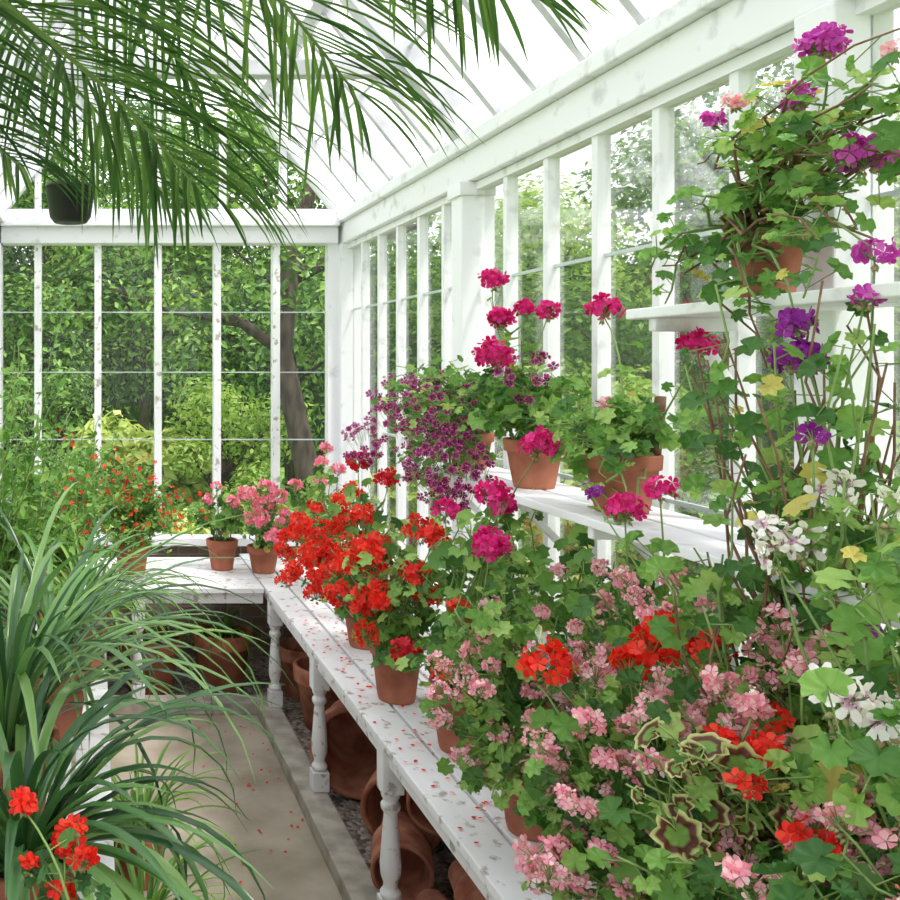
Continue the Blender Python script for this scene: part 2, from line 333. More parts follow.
mb.box((XL+.05,gy-.002,SILL),(XW-.05,gy+.002,EAVE-.11),1)
for z in (1.19,1.56,1.89): mb.box((XL+.05,gy-.006,z-.003),(XW-.05,gy+.006,z+.003),2)
mb.build('window_5',[WHITE,GLASS,METAL,WORN])
mb=MB(); mb.box((XL+.05,YE-.05,EAVE-.11),(XW-.06,YE+.07,EAVE-.02)); mb.box((XL+.05,YE-.09,EAVE-.02),(XW-.06,YE+.09,EAVE+.03)); mb.box((XL+.05,YE-.03,EAVE+.03),(XW-.06,YE+.05,EAVE+.08)); mb.build('trim_5',[WHITE],bevel=.005)
def gable(name,Y):
    mb=MB()
    for x in (-.312+.33*0,.0,.345,.70,1.03):
        h=EAVE+.05+(min(XW-x,x-XL))*SL
        mb.box((x-.017,Y-.02,EAVE+.08),(x+.017,Y+.04,h-.04),3)
    mb.beam((XW,Y,EAVE+.05),(XR,Y,RID),.09,.10,up=(0,1,0)); mb.beam((XL,Y,EAVE+.05),(XR,Y,RID),.09,.10,up=(0,1,0))
    mb.add([(XL,Y+.02,EAVE+.06),(XW,Y+.02,EAVE+.06),(XR,Y+.02,RID)],[(0,1,2)],1)
    for z in (2.78,3.1):
        hw=(RID-z)/SL; mb.box((XR-hw,Y+.014,z-.003),(XR+hw,Y+.026,z+.003),2)
    mb.build(name,[WHITE,GLASS,METAL,WORN])
gable('window_6',YE)
mb=MB()
for x in np.linspace(XL+.05,XW-.05,7): mb.box((x-.02,YB-.05,SILL),(x+.02,YB+.02,EAVE+.05))
mb.box((XL,YB-.06,EAVE),(XW,YB+.03,EAVE+.08)); mb.box((XL,YB-.06,SILL-.04),(XW,YB+.03,SILL))
mb.beam((XW,YB,EAVE+.05),(XR,YB,RID),.09,.10,up=(0,1,0)); mb.beam((XL,YB,EAVE+.05),(XR,YB,RID),.09,.10,up=(0,1,0))
mb.add([(XL,YB-.02,SILL),(XW,YB-.02,SILL),(XW,YB-.02,EAVE),(XR,YB-.02,RID),(XL,YB-.02,EAVE)],[(0,1,2,3,4)],1)
mb.build('window_7',[WHITE,GLASS])
mb=MB()
for sgn,xe in ((1,XW),(-1,XL)):
    nx=np.array([sgn*SL,0,1.]);nx/=np.linalg.norm(nx)
    for y in ys:
        if y>YE-.05: continue
        big = abs(y-3.47)<.02 or abs(y-1.76)<.02 or abs(y-.05)<.02
        w,h=(.08,.09) if big else (.032,.036)
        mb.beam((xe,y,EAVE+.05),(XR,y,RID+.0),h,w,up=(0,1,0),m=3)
    for f in (.5,):
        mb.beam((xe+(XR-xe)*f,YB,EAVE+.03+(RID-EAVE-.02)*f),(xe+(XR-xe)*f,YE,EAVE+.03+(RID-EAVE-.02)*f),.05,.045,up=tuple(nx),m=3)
    V=[(xe+sgn*.05,YB,EAVE+.05),(xe+sgn*.05,YE+.05,EAVE+.05),(XR,YE+.05,RID+.07),(XR,YB,RID+.07)]
    mb.add(V,[(0,1,2,3)],1)
    for f in (.25,.75):
        mb.beam((xe+(XR-xe)*f,YB,EAVE+.07+(RID-EAVE-.02)*f),(xe+(XR-xe)*f,YE,EAVE+.07+(RID-EAVE-.02)*f),.012,.01,up=tuple(nx),m=2)
mb.box((XR-.02,YB,RID-.06),(XR+.02,YE,RID+.10))
mb.build('ceiling',[WHITE,RGLASS,METAL,SHADED])
mb=MB(); zt=2.68; xt=XW-(zt-EAVE-.05)/SL
mb.box((XL+(XW-xt)-.02,3.44,zt-.03),(xt+.02,3.50,zt+.03)); mb.build('tie_beam',[SHADED],bevel=.004)

# ================================================================== benches / shelves
def leg(mb,x,y,z0,z1,m=0):
    s=.030; H=z1-z0
    mb.box((x-s,y-s,z0),(x+s,y+s,z0+.07),m); mb.box((x-s,y-s,z1-.13),(x+s,y+s,z1),m)
    a=z0+.07; h=z1-.13-a
    pr=[(.018,0),(.028,.02*h),(.029,.06*h),(.020,.10*h),(.019,.14*h),(.027,.22*h),(.029,.32*h),(.025,.5*h),(.020,.72*h),(.018,.80*h),(.026,.84*h),(.027,.88*h),(.019,.92*h),(.026,.96*h),(.026,h)]
    mb.lathe(pr,(x,y,a),m,16)
BZ=.58
mb=MB(); x=.78
ws=[.105,.085,.085,.083,.08,.08]
for w in ws:
    mb.box((x,.45,BZ-.025),(x+w,5.14,BZ)); x+=w+.011
mb.box((.80,.45,BZ-.075),(.825,5.14,BZ-.025)); mb.box((1.31,.45,BZ-.075),(1.335,5.14,BZ-.025))
for y in (4.30,3.45,2.62,1.80,.95): mb.box((.825,y-.02,BZ-.075),(1.31,y+.02,BZ-.025)); leg(mb,.815,y,.06,BZ-.025)
mb.build('plant_bench',[WORN],bevel=.003)
mb=MB(); y=4.34
for w in [.10,.09,.09,.09,.09,.09,.09]:
    mb.box((-.50,y,BZ-.025),(.772,y+w,BZ)); y+=w+.011
mb.box((-.50,4.36,BZ-.075),(.772,4.385,BZ-.025))
for x in (-.4,.2): leg(mb,x,4.385,.06,BZ-.025)
mb.box((-.42,4.40,BZ-.075),(-.38,5.1,BZ-.025)); mb.box((.18,4.40,BZ-.075),(.22,5.1,BZ-.025)); mb.build('plant_bench',[WORN],bevel=.003)
mb=MB(); x=.04
for w in [.09,.08,.08,.08,.08,.08]:
    mb.box((x-w,.95,BZ-.025),(x,4.28,BZ)); x-=w+.011
mb.box((0,.95,BZ-.075),(.025,4.28,BZ-.025)); mb.box((-.47,.95,BZ-.075),(-.445,4.28,BZ-.025))
for y in (4.2,3.2,2.2,1.1): mb.box((-.445,y-.02,BZ-.075),(0,y+.02,BZ-.025)); leg(mb,.003,y,.05,BZ-.025); leg(mb,-.45,y,0,BZ-.025)
mb.build('plant_bench',[WORN],bevel=.003)
def shelf(x0,x1,y0,y1,z):
    mb=MB(); w=(x1-x0-.012)/2
    mb.box((x0,y0,z-.022),(x0+w,y1,z)); mb.box((x1-w,y0,z-.022),(x1,y1,z))
    n=max(2,int((y1-y0)/.57)+1)
    for y in np.linspace(y0+.08,y1-.08,n):
        mb.box((x0+.01,y-.012,z-.05),(x1-.012,y+.012,z-.022)); mb.beam((x0+.10,y,z-.045),(x1-.018,y,z-.17),.02,.02,up=(0,1,0))
    mb.build('wall_shelf',[WHITE],bevel=.003)
shelf(1.10,1.345,.9,3.36,1.26)
shelf(1.15,1.345,.6,2.06,1.72)

# ================================================================== plants on bench
S=.0165
def scar_cloud(c,r,n,R=.042,k=26,pi=0,fs=.0165):
    out=[]
    for _ in range(n):
        q=randu(1)[0]*rng.uniform(.5,1.05); p=np.array(c)+q*np.array(r); out.append((tuple(p),R*rng.uniform(.6,1.2),pi,fs,int(k*rng.uniform(.6,1.2))))
    return out
geranium('potted_scarlet_geranium',(.98,3.45,BZ),.08,.15,[((.93,3.4,.98),(.17,.27,.2),18,7)],
 [((.941,3.4,1.253),.04,1,S,26),((.987,3.2,1.213),.042,1,S,26),((.921,3.5,1.03),.045,0,S,30),((.86,3.75,.86),.05,0,S,30),((.859,3.2,.976),.055,0,S,38),((.80,3.55,.87),.05,0,S,30),((.93,3.3,1.08),.05,0,S,30),((.84,3.6,.95),.045,0,S,30),((.98,3.6,1.12),.04,0,S,24),((.77,3.7,.80),.045,0,S,26),((.79,3.4,.78),.04,0,S,24),((.86,3.45,1.0),.045,0,S,26)]+scar_cloud((.87,3.4,.93),(.13,.25,.16),7),[P_SCAR,P_CRIM],hi=False,size=.026)
geranium('potted_scarlet_geranium',(.92,2.9,BZ),.08,.19,[((.91,2.88,.96),(.17,.24,.18),20,7),((.86,2.8,.80),(.10,.2,.08),8,6)],
 [((.884,3.0,1.02),.055,0,S*1.1,42),((.99,2.9,1.096),.05,0,S,34),((.825,2.8,.915),.06,0,S*1.1,46),((.817,3.15,.84),.05,0,S,34),((.849,2.58,.82),.045,1,S,28),((.93,2.75,.99),.05,0,S,34),((.87,2.95,.93),.05,0,S,34),((.80,3.0,.97),.045,0,S,30),((.96,2.7,1.11),.04,0,S,24),((.79,2.75,.82),.04,0,S,22)]+scar_cloud((.88,2.85,.93),(.12,.22,.14),5),[P_SCAR,P_CRIM],hi=False,size=.025)
geranium('potted_magenta_geranium',(.97,2.52,BZ),.08,.18,[((1.0,2.45,1.04),(.16,.25,.26),26,7),((.88,2.4,.82),(.1,.15,.1),12,6)],
 [((.965,2.3,1.285),.04,0,S,34),((.912,2.2,1.183),.044,0,S,38),((1.05,2.25,1.41),.04,0,S,32),((1.02,2.45,1.15),.035,0,S,20),((.96,2.6,1.2),.035,0,S,20),((.84,2.3,.85),.03,1,S,14),((.90,2.35,1.0),.025,1,S,10),((.95,2.45,.93),.025,1,S,10)],[P_MAG,P_SCAR],hi=False,size=.025)
geranium('potted_magenta_geranium',(1.2,2.75,BZ),.08,.18,[((1.13,2.7,1.05),(.13,.3,.25),24,7)],
 [((1.12,2.6,1.2),.03,0,S,18),((1.10,2.85,1.15),.03,1,.014,14),((1.06,2.7,1.05),.035,0,S,22)],[P_MAG,P_REGAL],hi=False,size=.024)
geranium('potted_geranium',(1.22,2.25,BZ),.08,.18,[((1.15,2.2,1.02),(.14,.28,.2),22,7)],[((1.08,2.2,1.12),.022,0,.011,12),((1.12,2.1,1.15),.022,0,.011,12)],[P_PALE],hi=False,size=.024)
geranium('potted_pink_geranium',(.635,4.75,BZ),.078,.15,[((.63,4.75,.86),(.17,.12,.1),15,7)],
 [((.56,4.72,.93),.03,0,.015,16),((.68,4.7,.92),.035,0,.016,20),((.72,4.75,.86),.03,1,.015,16),((.60,4.7,1.0),.025,0,.015,12)],[P_PINK,P_SCAR],hi=False,size=.024)
geranium('potted_pink_geranium',(.83,4.68,BZ),.08,.13,[((.85,4.65,.84),(.15,.14,.12),14,7)],
 [((.81,4.6,.915),.055,0,S,44),((.87,4.58,.96),.055,0,S,38),((.77,4.5,.87),.055,0,S,38),((.74,4.6,.97),.05,0,S,30),((.90,4.45,.88),.05,0,S,32),((.83,4.4,.80),.045,0,S,28),((.96,4.5,.84),.04,0,S,22),((.82,4.5,1.02),.045,0,S,24),((.88,4.5,.80),.045,0,S,24)],[P_PINK],hi=False,size=.024)
geranium('potted_scarlet_geranium',(1.1,4.35,BZ),.08,.15,[((1.07,4.3,.95),(.17,.25,.2),16,7)],
 [((1.08,4.55,1.04),.035,1,S,22),((1.10,4.3,1.13),.03,1,S,16),((1.0,4.3,.95),.04,0,S,24),((.89,4.15,.86),.045,0,S,30),((.81,4.05,.80),.045,0,S,30),((.95,4.0,.92),.045,0,S,30),((1.02,3.95,1.04),.04,0,S,26),((.84,3.95,.90),.04,0,S,26),((.78,3.9,.72),.04,0,S,22)]+scar_cloud((.88,4.05,.85),(.12,.2,.12),7),[P_SCAR,P_PINK],hi=False,size=.024)
geranium('potted_pink_geranium',(1.12,4.85,BZ),.08,.15,[((1.1,4.8,.95),(.14,.14,.2),14,7)],
 [((1.12,4.7,1.12),.03,0,.016,16),((1.0,4.75,1.0),.035,0,.016,20),((1.12,4.6,1.2),.03,0,.016,16)],[P_PINK],hi=False,size=.024)
def pale_heads(L,R=.026,fs=.0105,n=20,pi=0): return [((x,y,z),R*rng.uniform(.7,1.25),pi,fs,int(n*rng.uniform(.5,1.2))) for x,y,z in L]
def cloud(c,r,n,R=.024,fs=.0105,k=16,pi=0):
    out=[]
    for _ in range(n):
        q=randu(1)[0]*rng.uniform(.6,1.05); p=np.array(c)+q*np.array(r); out.append((tuple(p),R*rng.uniform(.6,1.3),pi,fs*rng.uniform(.85,1.2),int(k*rng.uniform(.4,1.3))))
    return out
geranium('potted_pale_pink_geranium',(.96,2.08,BZ),.08,.17,[((.90,2.05,.96),(.19,.24,.19),26,8),((.83,1.98,.77),(.09,.2,.10),22,7)],
 pale_heads([(.762,2.1,.815),(.85,2.1,.882),(.94,2.1,.995),(.83,1.95,.85),(.80,2.05,.93),(.90,1.95,.93),(.87,2.15,.99),(.99,2.1,1.05),(.92,2.2,1.04),(.78,1.98,.78),(.87,1.88,.80),(.95,1.95,.88),(1.01,1.95,1.0),(.84,2.0,1.0)])+cloud((.87,2.0,.90),(.16,.18,.2),34),[P_PALE],size=.02)
geranium('potted_pale_pink_geranium',(1.12,1.85,BZ),.08,.18,[((1.06,1.82,1.05),(.15,.2,.22),22,7)],
 pale_heads([(1.01,1.9,1.13),(1.03,1.85,1.18),(1.1,1.8,1.2),(.98,1.8,1.05),(1.05,1.95,1.08),(1.07,1.75,1.13),(1.12,1.85,1.05),(1.0,1.72,.98)],R=.03)+cloud((1.05,1.8,1.06),(.13,.2,.16),24)+[((1.06,1.9,1.31),.036,1,.015,26),((1.10,1.85,1.36),.028,1,.015,16)],[P_PALE,P_MAG],size=.022)
geranium('potted_scarlet_geranium',(.95,1.64,BZ),.075,.17,[((.90,1.62,.94),(.17,.18,.17),24,8),((.82,1.60,.75),(.08,.18,.10),22,7)],
 [((.814,1.7,1.063),.043,0,.0165,30),((.935,1.6,1.12),.036,0,.0165,26),((1.0,1.55,1.138),.036,0,.016,24),((.90,1.6,1.09),.03,0,.016,14),((.97,1.62,1.15),.03,0,.016,16)]+
 pale_heads([(.758,1.55,.81),(.80,1.5,.83),(.74,1.6,.76),(.79,1.6,.87),(.84,1.5,.78)],pi=1)+cloud((.80,1.55,.85),(.10,.12,.15),24,pi=1)+cloud((.93,1.5,1.02),(.14,.1,.08),16,pi=1),[P_SCAR,P_PALE],size=.021)
geranium('potted_variegated_geranium',(1.0,1.33,BZ),.08,.16,[((.93,1.35,.95),(.2,.17,.18),24,8),((.86,1.33,1.04),(.17,.10,.06),13,5,6),((.98,1.22,1.06),(.08,.06,.05),5,4,6)],
 [((.917,1.3,1.066),.030,0,.015,20),((.89,1.34,1.06),.028,0,.015,14),((.884,1.18,1.01),.028,0,.015,16),((.95,1.34,1.10),.025,0,.015,11),((.86,1.25,1.05),.02,0,.014,8)]+
 pale_heads([(.955,1.5,1.04),(1.03,1.45,1.165),(.93,1.5,1.02),(1.0,1.42,1.13),(.966,1.2,1.025),(.94,1.22,1.0)],pi=1)+cloud((.95,1.27,.98),(.16,.12,.12),18,pi=1)+cloud((1.02,1.38,1.13),(.12,.1,.1),14,pi=1),[P_SCAR,P_PALE],size=.021)
geranium('potted_white_geranium',(1.06,1.1,BZ),.08,.16,[((.96,1.1,1.05),(.16,.14,.25),30,8),((1.05,1.2,1.33),(.14,.14,.14),16,6)],
 [((.966,1.35,1.36),.032,0,.024,8,1),((.902,1.15,1.2),.036,0,.023,10,1),((1.03,1.25,1.41),.035,0,.024,7,1),((1.05,1.35,1.42),.03,0,.024,6,1),((.93,1.12,1.18),.032,0,.023,8,1),((.99,1.33,1.35),.03,0,.024,6,1),((.955,1.33,1.33),.02,0,.022,3,1),((.97,1.2,1.27),.012,1,.014,3)],[P_WHITE,P_PURP],size=.022)
geranium('potted_geranium',(.95,.98,BZ),.075,.15,[((.83,1.02,.97),(.14,.1,.12),22,7)],cloud((.84,1.1,1.0),(.11,.08,.09),12,k=12),[P_PALE],size=.021,leaf=LEAFD)
geranium('climbing_ivy_geranium',(1.18,1.48,BZ),.09,.2,[((1.09,1.42,1.38),(.13,.2,.38),42,7),((1.0,1.5,1.18),(.13,.15,.22),18,6),((1.12,1.6,1.62),(.10,.2,.16),12,6)],
 [((1.108,1.5,1.666),.024,0,.015,16),((1.113,1.5,1.611),.030,0,.017,22),((1.08,1.48,1.61),.022,0,.015,12),((1.045,2.0,1.336),.018,0,.014,6),((1.04,1.3,1.24),.02,0,.014,8),((1.19,1.45,1.77),.024,1,.015,14),((1.15,1.42,1.70),.02,1,.014,9),((1.02,1.35,1.5),.015,0,.014,5)],[P_PURP,P_MAUVE],size=.021,woody=True,lean=.25,yel=.05)
geranium('potted_mauve_geranium',(1.25,1.77,1.72),.064,.125,[((1.2,1.68,2.0),(.14,.2,.12),16,6),((1.10,1.66,1.70),(.12,.26,.25),16,6),((1.2,1.42,1.92),(.10,.10,.24),18,6)],
 [((1.221,1.6,2.142),.03,0,.015,28),((1.25,1.62,2.15),.028,0,.015,20),((1.187,1.6,2.05),.024,0,.014,18),((1.216,1.5,1.93),.034,0,.016,30),((1.19,1.5,1.94),.025,0,.015,14),((1.179,1.75,2.084),.018,1,.012,12),((1.169,1.8,2.064),.016,0,.013,12),((1.22,1.45,2.08),.018,1,.012,9)],[P_MAUVE,P_PALE],size=.02,woody=True,yel=.05,lean=.6)
SZ=1.26
def ex1(mb,top):
    sprinkle(mb,(1.08,3.08,1.46),(.19,.38,.12),230,.0125,8); sprinkle(mb,(1.06,2.9,1.30),(.12,.28,.14),190,.0125,8); sprinkle(mb,(.95,3.35,1.33),(.09,.14,.09),50,.012,8)
geranium('potted_regal_geranium',(1.23,3.12,SZ),.075,.12,[((1.10,3.1,1.50),(.20,.38,.12),60,9),((1.05,2.98,1.3),(.12,.28,.14),26,8)],[],[P_REGAL],size=.015,hi=False,extra=ex1)
def ex2(mb,top): sprinkle(mb,(1.15,2.6,1.55),(.1,.2,.08),22,.013,9)
geranium('potted_magenta_geranium',(1.22,2.64,SZ),.078,.135,[((1.16,2.62,1.49),(.16,.26,.09),34,7)],
 [((1.15,2.75,1.846),.036,0,S,30),((1.15,2.7,1.734),.032,0,S,26),((1.17,2.72,1.725),.03,0,S,22),((1.09,2.6,1.627),.046,0,S*1.1,42),((1.216,2.55,1.743),.024,0,S,18),((1.174,2.6,1.756),.022,0,S,16),((1.22,2.6,1.62),.02,1,.013,10)],[P_MAG,P_REGAL],size=.025,extra=ex2)
def ex3(mb,top):
    mb.tube([top+np.array([.055,-.03,-.03]),top+np.array([.066,-.03,.08]),top+np.array([.072,-.03,.15])],[.011,.014,.012],7,8)
geranium('potted_magenta_geranium',(1.22,2.2,SZ),.082,.135,[((1.2,2.22,1.45),(.15,.25,.05),20,6),((1.12,2.1,1.34),(.09,.24,.1),10,5)],
 [((1.233,2.3,1.733),.036,0,S,32),((1.238,1.95,1.641),.03,0,S,24),((1.2,2.22,1.50),.02,1,.016,8)],[P_MAG,P_PALE],size=.024,extra=ex3)

# ================================================================== left side plants
def blade(mb,p0,dirh,L,w,rise,droop,m=0,n=12,fold=.25):
    d=np.array([dirh[0],dirh[1],0.]);d/=np.linalg.norm(d); side=np.array([-d[1],d[0],0])
    t=np.linspace(0,1,n); a0=math.radians(rise); a=a0-math.radians(droop)*t**1.3
    ds=L/(n-1); x=np.concatenate([[0],np.cumsum(np.cos(a[:-1])*ds)]); z=np.concatenate([[0],np.cumsum(np.sin(a[:-1])*ds)])
    c=np.array(p0)+x[:,None]*d+z[:,None]*np.array([0,0,1.])
    nn=np.stack([-np.sin(a)*d[0],-np.sin(a)*d[1],np.cos(a)],1)
    ww=w*np.minimum(1,.55+t*2)*np.clip((1-t)*3.2,0.02,1)**.7
    V=np.concatenate([c+side*ww[:,None]/2+nn*ww[:,None]*fold,c,c-side*ww[:,None]/2+nn*ww[:,None]*fold])
    F=[(i,n+i,n+i+1,i+1) for i in range(n-1)]+[(n+i,2*n+i,2*n+i+1,n+i+1) for i in range(n-1)]
    mb.add(V,F,m,smooth=True)
def strap(name,loc,R,H,n,L,w,mat=STRAP,rise=(35,85),droop=(60,150)):
    mb=MB(); pot_into(mb,loc,R,H); top=np.array(loc)+np.array([0,0,H*.88])
    for _ in range(n):
        a=rng.uniform(0,2*math.pi)
        d=(math.cos(a),math.sin(a)); p=top+np.array([d[0],d[1],0])*rng.uniform(0,R*.5)
        Lk=L*rng.uniform(.6,1.1)
        if d[0]<-.3: Lk=min(Lk,.40/abs(d[0]))   # leaves short of the left glass
        blade(mb,p,d,Lk,w*rng.uniform(.6,1.1),rng.uniform(*rise),rng.uniform(*droop),2)
    return mb.build(name,[TERRA,SOIL,mat],loc=tuple(loc))
strap('potted_strap_leaf_lily',(-.13,1.66,BZ),.10,.17,95,.56,.021,droop=(60,185),rise=(25,85))
strap('potted_strap_leaf_lily',(-.20,2.12,BZ),.12,.20,110,.78,.020,droop=(50,175))
strap('potted_strap_leaf_lily',(-.12,2.65,BZ),.11,.18,90,.66,.016,droop=(50,175))
strap('potted_spider_plant',(-.03,3.25,BZ),.09,.16,110,.46,.012,mat=FINE)
strap('potted_spider_plant',(.14,2.95,0),.09,.16,60,.40,.012,mat=FINE)
strap('potted_spider_plant',(.12,2.35,.0),.09,.2,80,.40,.010,mat=FINE)
geranium('potted_scarlet_geranium',(-.06,1.36,BZ),.07,.12,[((-.07,1.36,.76),(.08,.08,.06),9,4)],
 [((-.045,1.40,.90),.022,0,.0135,13),((-.02,1.38,.885),.018,0,.0135,9),((-.105,1.38,.965),.018,0,.0135,12),((-.05,1.38,.83),.02,0,.0135,11),((-.095,1.38,.87),.014,0,.0135,6),((-.03,1.38,.93),.012,0,.013,4),((-.065,1.42,.80),.018,0,.0135,8)],[P_SCAR],size=.022,leaf=LEAFD)
def shrub(name,loc,R,H,groups,size,flow=0,fs=.012,leaf=FINE,petal=P_SCAR):
    mb=MB(); loc=np.array(loc,float); pot_into(mb,loc,R,H)
    top=loc+np.array([0,0,H*.88]); allp=[]
    for c,r,nb,nl in groups:
        for _ in range(nb):
            q=randu(1)[0]*rng.uniform(.4,1); tip=np.array(c)+q*np.array(r); tip[0]=max(tip[0],-.5)
            o=top+rng.normal(size=3)*R*.3*np.array([1,1,0]); pts=bez(o,o+(tip-o)*.4+np.array([0,0,.1]),tip,9); pts[1:-1]+=rng.normal(size=(7,3))*.012
            mb.tube(pts,np.linspace(.004,.0012,9),2,4)
            t=rng.uniform(.25,1,nl)*8;i=np.minimum(t.astype(int),7);f=(t-i)[:,None];allp.append(pts[i]*(1-f)+pts[i+1]*f)
            if flow and rng.random()<flow:
                k=4; P=pts[-1]+rng.normal(size=(k,3))*.035; D=nrm(randu(k)+np.array([0,0,.4]));X,Y,Z=frames(nrm(np.cross(D,randu(k))),D); mb.inst(FL,P,X,Y,Z,fs,4)
    P=np.concatenate(allp); n=len(P); o=nrm(randu(n)+np.array([0,0,.2])); nn=nrm(randu(n)*.6+np.array([-.1,-.4,.8]))
    X,Y,Z=frames(o,nn); mb.inst(SIMPLE,P+o*.01,X,Y,Z,size*rng.uniform(.6,1.2,n),3)
    return mb.build(name,[TERRA,SOIL,STEM,leaf,petal],loc=tuple(loc))
shrub('potted_salvia',(.18,4.62,BZ),.09,.16,[((.20,4.42,.93),(.32,.22,.26),90,38)],.028,flow=.5,fs=.0105)
shrub('potted_salvia',(-.12,4.6,BZ),.09,.16,[((-.05,4.45,1.0),(.28,.25,.34),60,36)],.03,flow=.2,fs=.011)
shrub('potted_fuchsia',(-.22,3.85,BZ),.10,.18,[((-.08,3.7,1.08),(.32,.28,.38),70,32)],.035,flow=.2,leaf=FINE,fs=.010)
shrub('potted_fuchsia',(-.33,3.2,BZ),.10,.18,[((-.20,3.1,1.3),(.26,.25,.5),44,26)],.04,leaf=FINE)

# ================================================================== palm
mb=MB()
pot_into(mb,(-.33,.30,0),.19,.34)
trunk=np.array([(-.33,.30,.3),(-.34,.31,.9),(-.32,.33,1.5),(-.31,.36,1.86)]); tt=np.linspace(0,3,24)
tr=np.stack([np.interp(tt,range(4),trunk[:,k]) for k in range(3)],1); rr=.055+.008*(np.arange(24)%2); mb.tube(tr,rr,2,12)
def frond(pts,L,n,w=.0075,droop=45,spread=50,rise=8):
    pts=np.array(pts,float); k=len(pts); s=np.linspace(0,k-1,40)
    P=np.stack([np.interp(s,range(k),pts[:,j]) for j in range(3)],1)
    for _ in range(6): P[1:-1]=(P[:-2]+2*P[1:-1]+P[2:])/4
    T=nrm(np.gradient(P,axis=0)); mb.tube(P,np.linspace(.007,.002,40),3,6)
    for i in range(n):
        f=.22+.78*i/(n-1); q=f*39; a=min(int(q),38); p=P[a]+(P[a+1]-P[a])*(q-a); t=T[a]
        ln=L*(math.sin(math.pi*min(1,.18+.82*f))**.5*.6+.4)*rng.uniform(.85,1.1)
        for sd in (1,-1):
            side=nrm(np.cross(t,(0,0,1)))*sd
            ang=math.radians(spread*(1-.6*f)+rng.normal()*6)
            d=math.cos(ang)*t+math.sin(ang)*side; h=nrm(np.array([d[0],d[1],1e-6])); el=math.degrees(math.asin(max(-1,min(1,d[2]))))+rise+rng.normal()*5
            blade(mb,p,h,ln,w*rng.uniform(.8,1.15),el,droop*rng.uniform(.6,1.25),4,n=8,fold=.3)
c=(-.31,.36,1.88)
frond([c,(-.18,.8,2.12),(.02,1.10,2.19),(.24,1.35,2.15),(.42,1.55,2.05)],.44,54,droop=44)
frond([c,(-.10,.75,2.2),(.15,1.0,2.29),(.38,1.2,2.25),(.56,1.35,2.15)],.42,50,droop=34)
frond([c,(-.2,.95,2.04),(-.08,1.3,2.06),(.05,1.5,2.01),(.17,1.66,1.92)],.46,56,droop=50)
frond([c,(-.3,1.0,2.02),(-.24,1.4,2.02),(-.14,1.7,1.96)],.38,46,droop=45)
frond([c,(-.25,.9,2.24),(-.12,1.3,2.30),(.06,1.6,2.23),(.2,1.8,2.12)],.42,50,droop=45)
frond([c,(-.24,1.1,2.12),(-.15,1.5,2.16),(.0,1.85,2.10),(.14,2.1,1.99)],.42,50,droop=50)
frond([c,(-.10,.6,2.25),(.2,.8,2.42),(.5,.95,2.40),(.72,1.05,2.28)],.36,44,droop=45)
frond([c,(-.1,.2,2.2),(.2,-.05,2.3),(.5,-.2,2.1)],.34,36)
frond([c,(-.4,.0,2.2),(-.3,-.4,2.3),(-.2,-.7,2.1)],.34,36)
mb.build('potted_palm',[TERRA,SOIL,BARK,STEM,PALM],loc=(-.33,.30,0))

# ================================================================== pots under benches
def potobj(name,c,R,H,axis=(0,0,1),soil=False,mat=TERRA2):
    mb=MB(); pot_into(mb,c,R,H,axis=axis,soil=soil); return mb.build(name,[mat,SOIL],loc=tuple(c))
potobj('terracotta_pot',(-.1,4.65,.02),.13,.22)
potobj('terracotta_pot',(1.0,4.55,.02),.13,.24); potobj('terracotta_pot',(1.02,4.15,.02),.15,.27); potobj('terracotta_pot',(1.22,4.42,.02),.09,.2)
strap('potted_fern',(.62,4.66,.02),.15,.28,36,.26,.012,mat=FINE,rise=(20,70)); 
strap('potted_fern',(.27,4.64,.02),.16,.26,30,.26,.012,mat=FINE,rise=(20,70))
def stack(c,R,H,n,axis,step,name='terracotta_pot_stack'):
    mb=MB(); ax=nrm(np.array(axis,float)); c=np.array(c,float)
    for i in range(n): pot_into(mb,c+ax*step*i,R,H,axis=tuple(ax),soil=False)
    mb.build(name,[TERRA2,SOIL],loc=tuple(c))
stack((1.02,3.72,.19),.165,.30,1,(-.25,-1,.03),.05,'terracotta_pot')
stack((1.12,3.32,.155),.13,.24,2,(-.5,-1,0),.06)
stack((.98,3.05,.11),.088,.17,4,(-.3,-1,0),.04)
stack((1.18,2.9,.12),.095,.18,4,(-.1,-1,0),.04)
stack((.94,2.66,.09),.066,.13,6,(-.06,-1,0),.03)
stack((1.09,2.62,.09),.068,.13,6,(-.05,-1,0),.03)
stack((1.24,2.6,.09),.068,.13,6,(-.02,-1,0),.03)
stack((1.01,2.6,.21),.066,.13,6,(0,-1,-.03),.03)
stack((.93,2.24,.085),.062,.12,6,(.03,-1,0),.03)
stack((1.07,2.2,.09),.066,.13,6,(.02,-1,0),.03)
stack((1.22,2.2,.09),.066,.13,6,(0,-1,0),.03)
stack((1.0,2.2,.20),.062,.12,6,(0,-1,-.02),.03)
stack((1.10,3.1,.28),.085,.16,3,(-.3,-1,-.05),.045)
mb=MB(); mb.lathe([(0,0),(.06,0),(.075,.02),(.09,.12),(.095,.12),(.095,.135),(.08,.135),(.07,.03),(0,.03)],(-.09,3.47,2.12),0,24)
for a in (0,2.1,4.2): mb.tube([(-.09+.09*math.cos(a),3.47+.09*math.sin(a),2.25),(-.09,3.47,2.52)],.0015,0,4)
mb.tube([(-.09,3.47,2.52),(-.09,3.47,2.66)],.0015,0,4)
mb.build('hanging_pot',[BLACK])
mb=MB(); n=190; P=np.stack([rng.uniform(.79,1.1,n),rng.uniform(2.0,4.0,n),np.full(n,BZ+.004)],1); n2=46
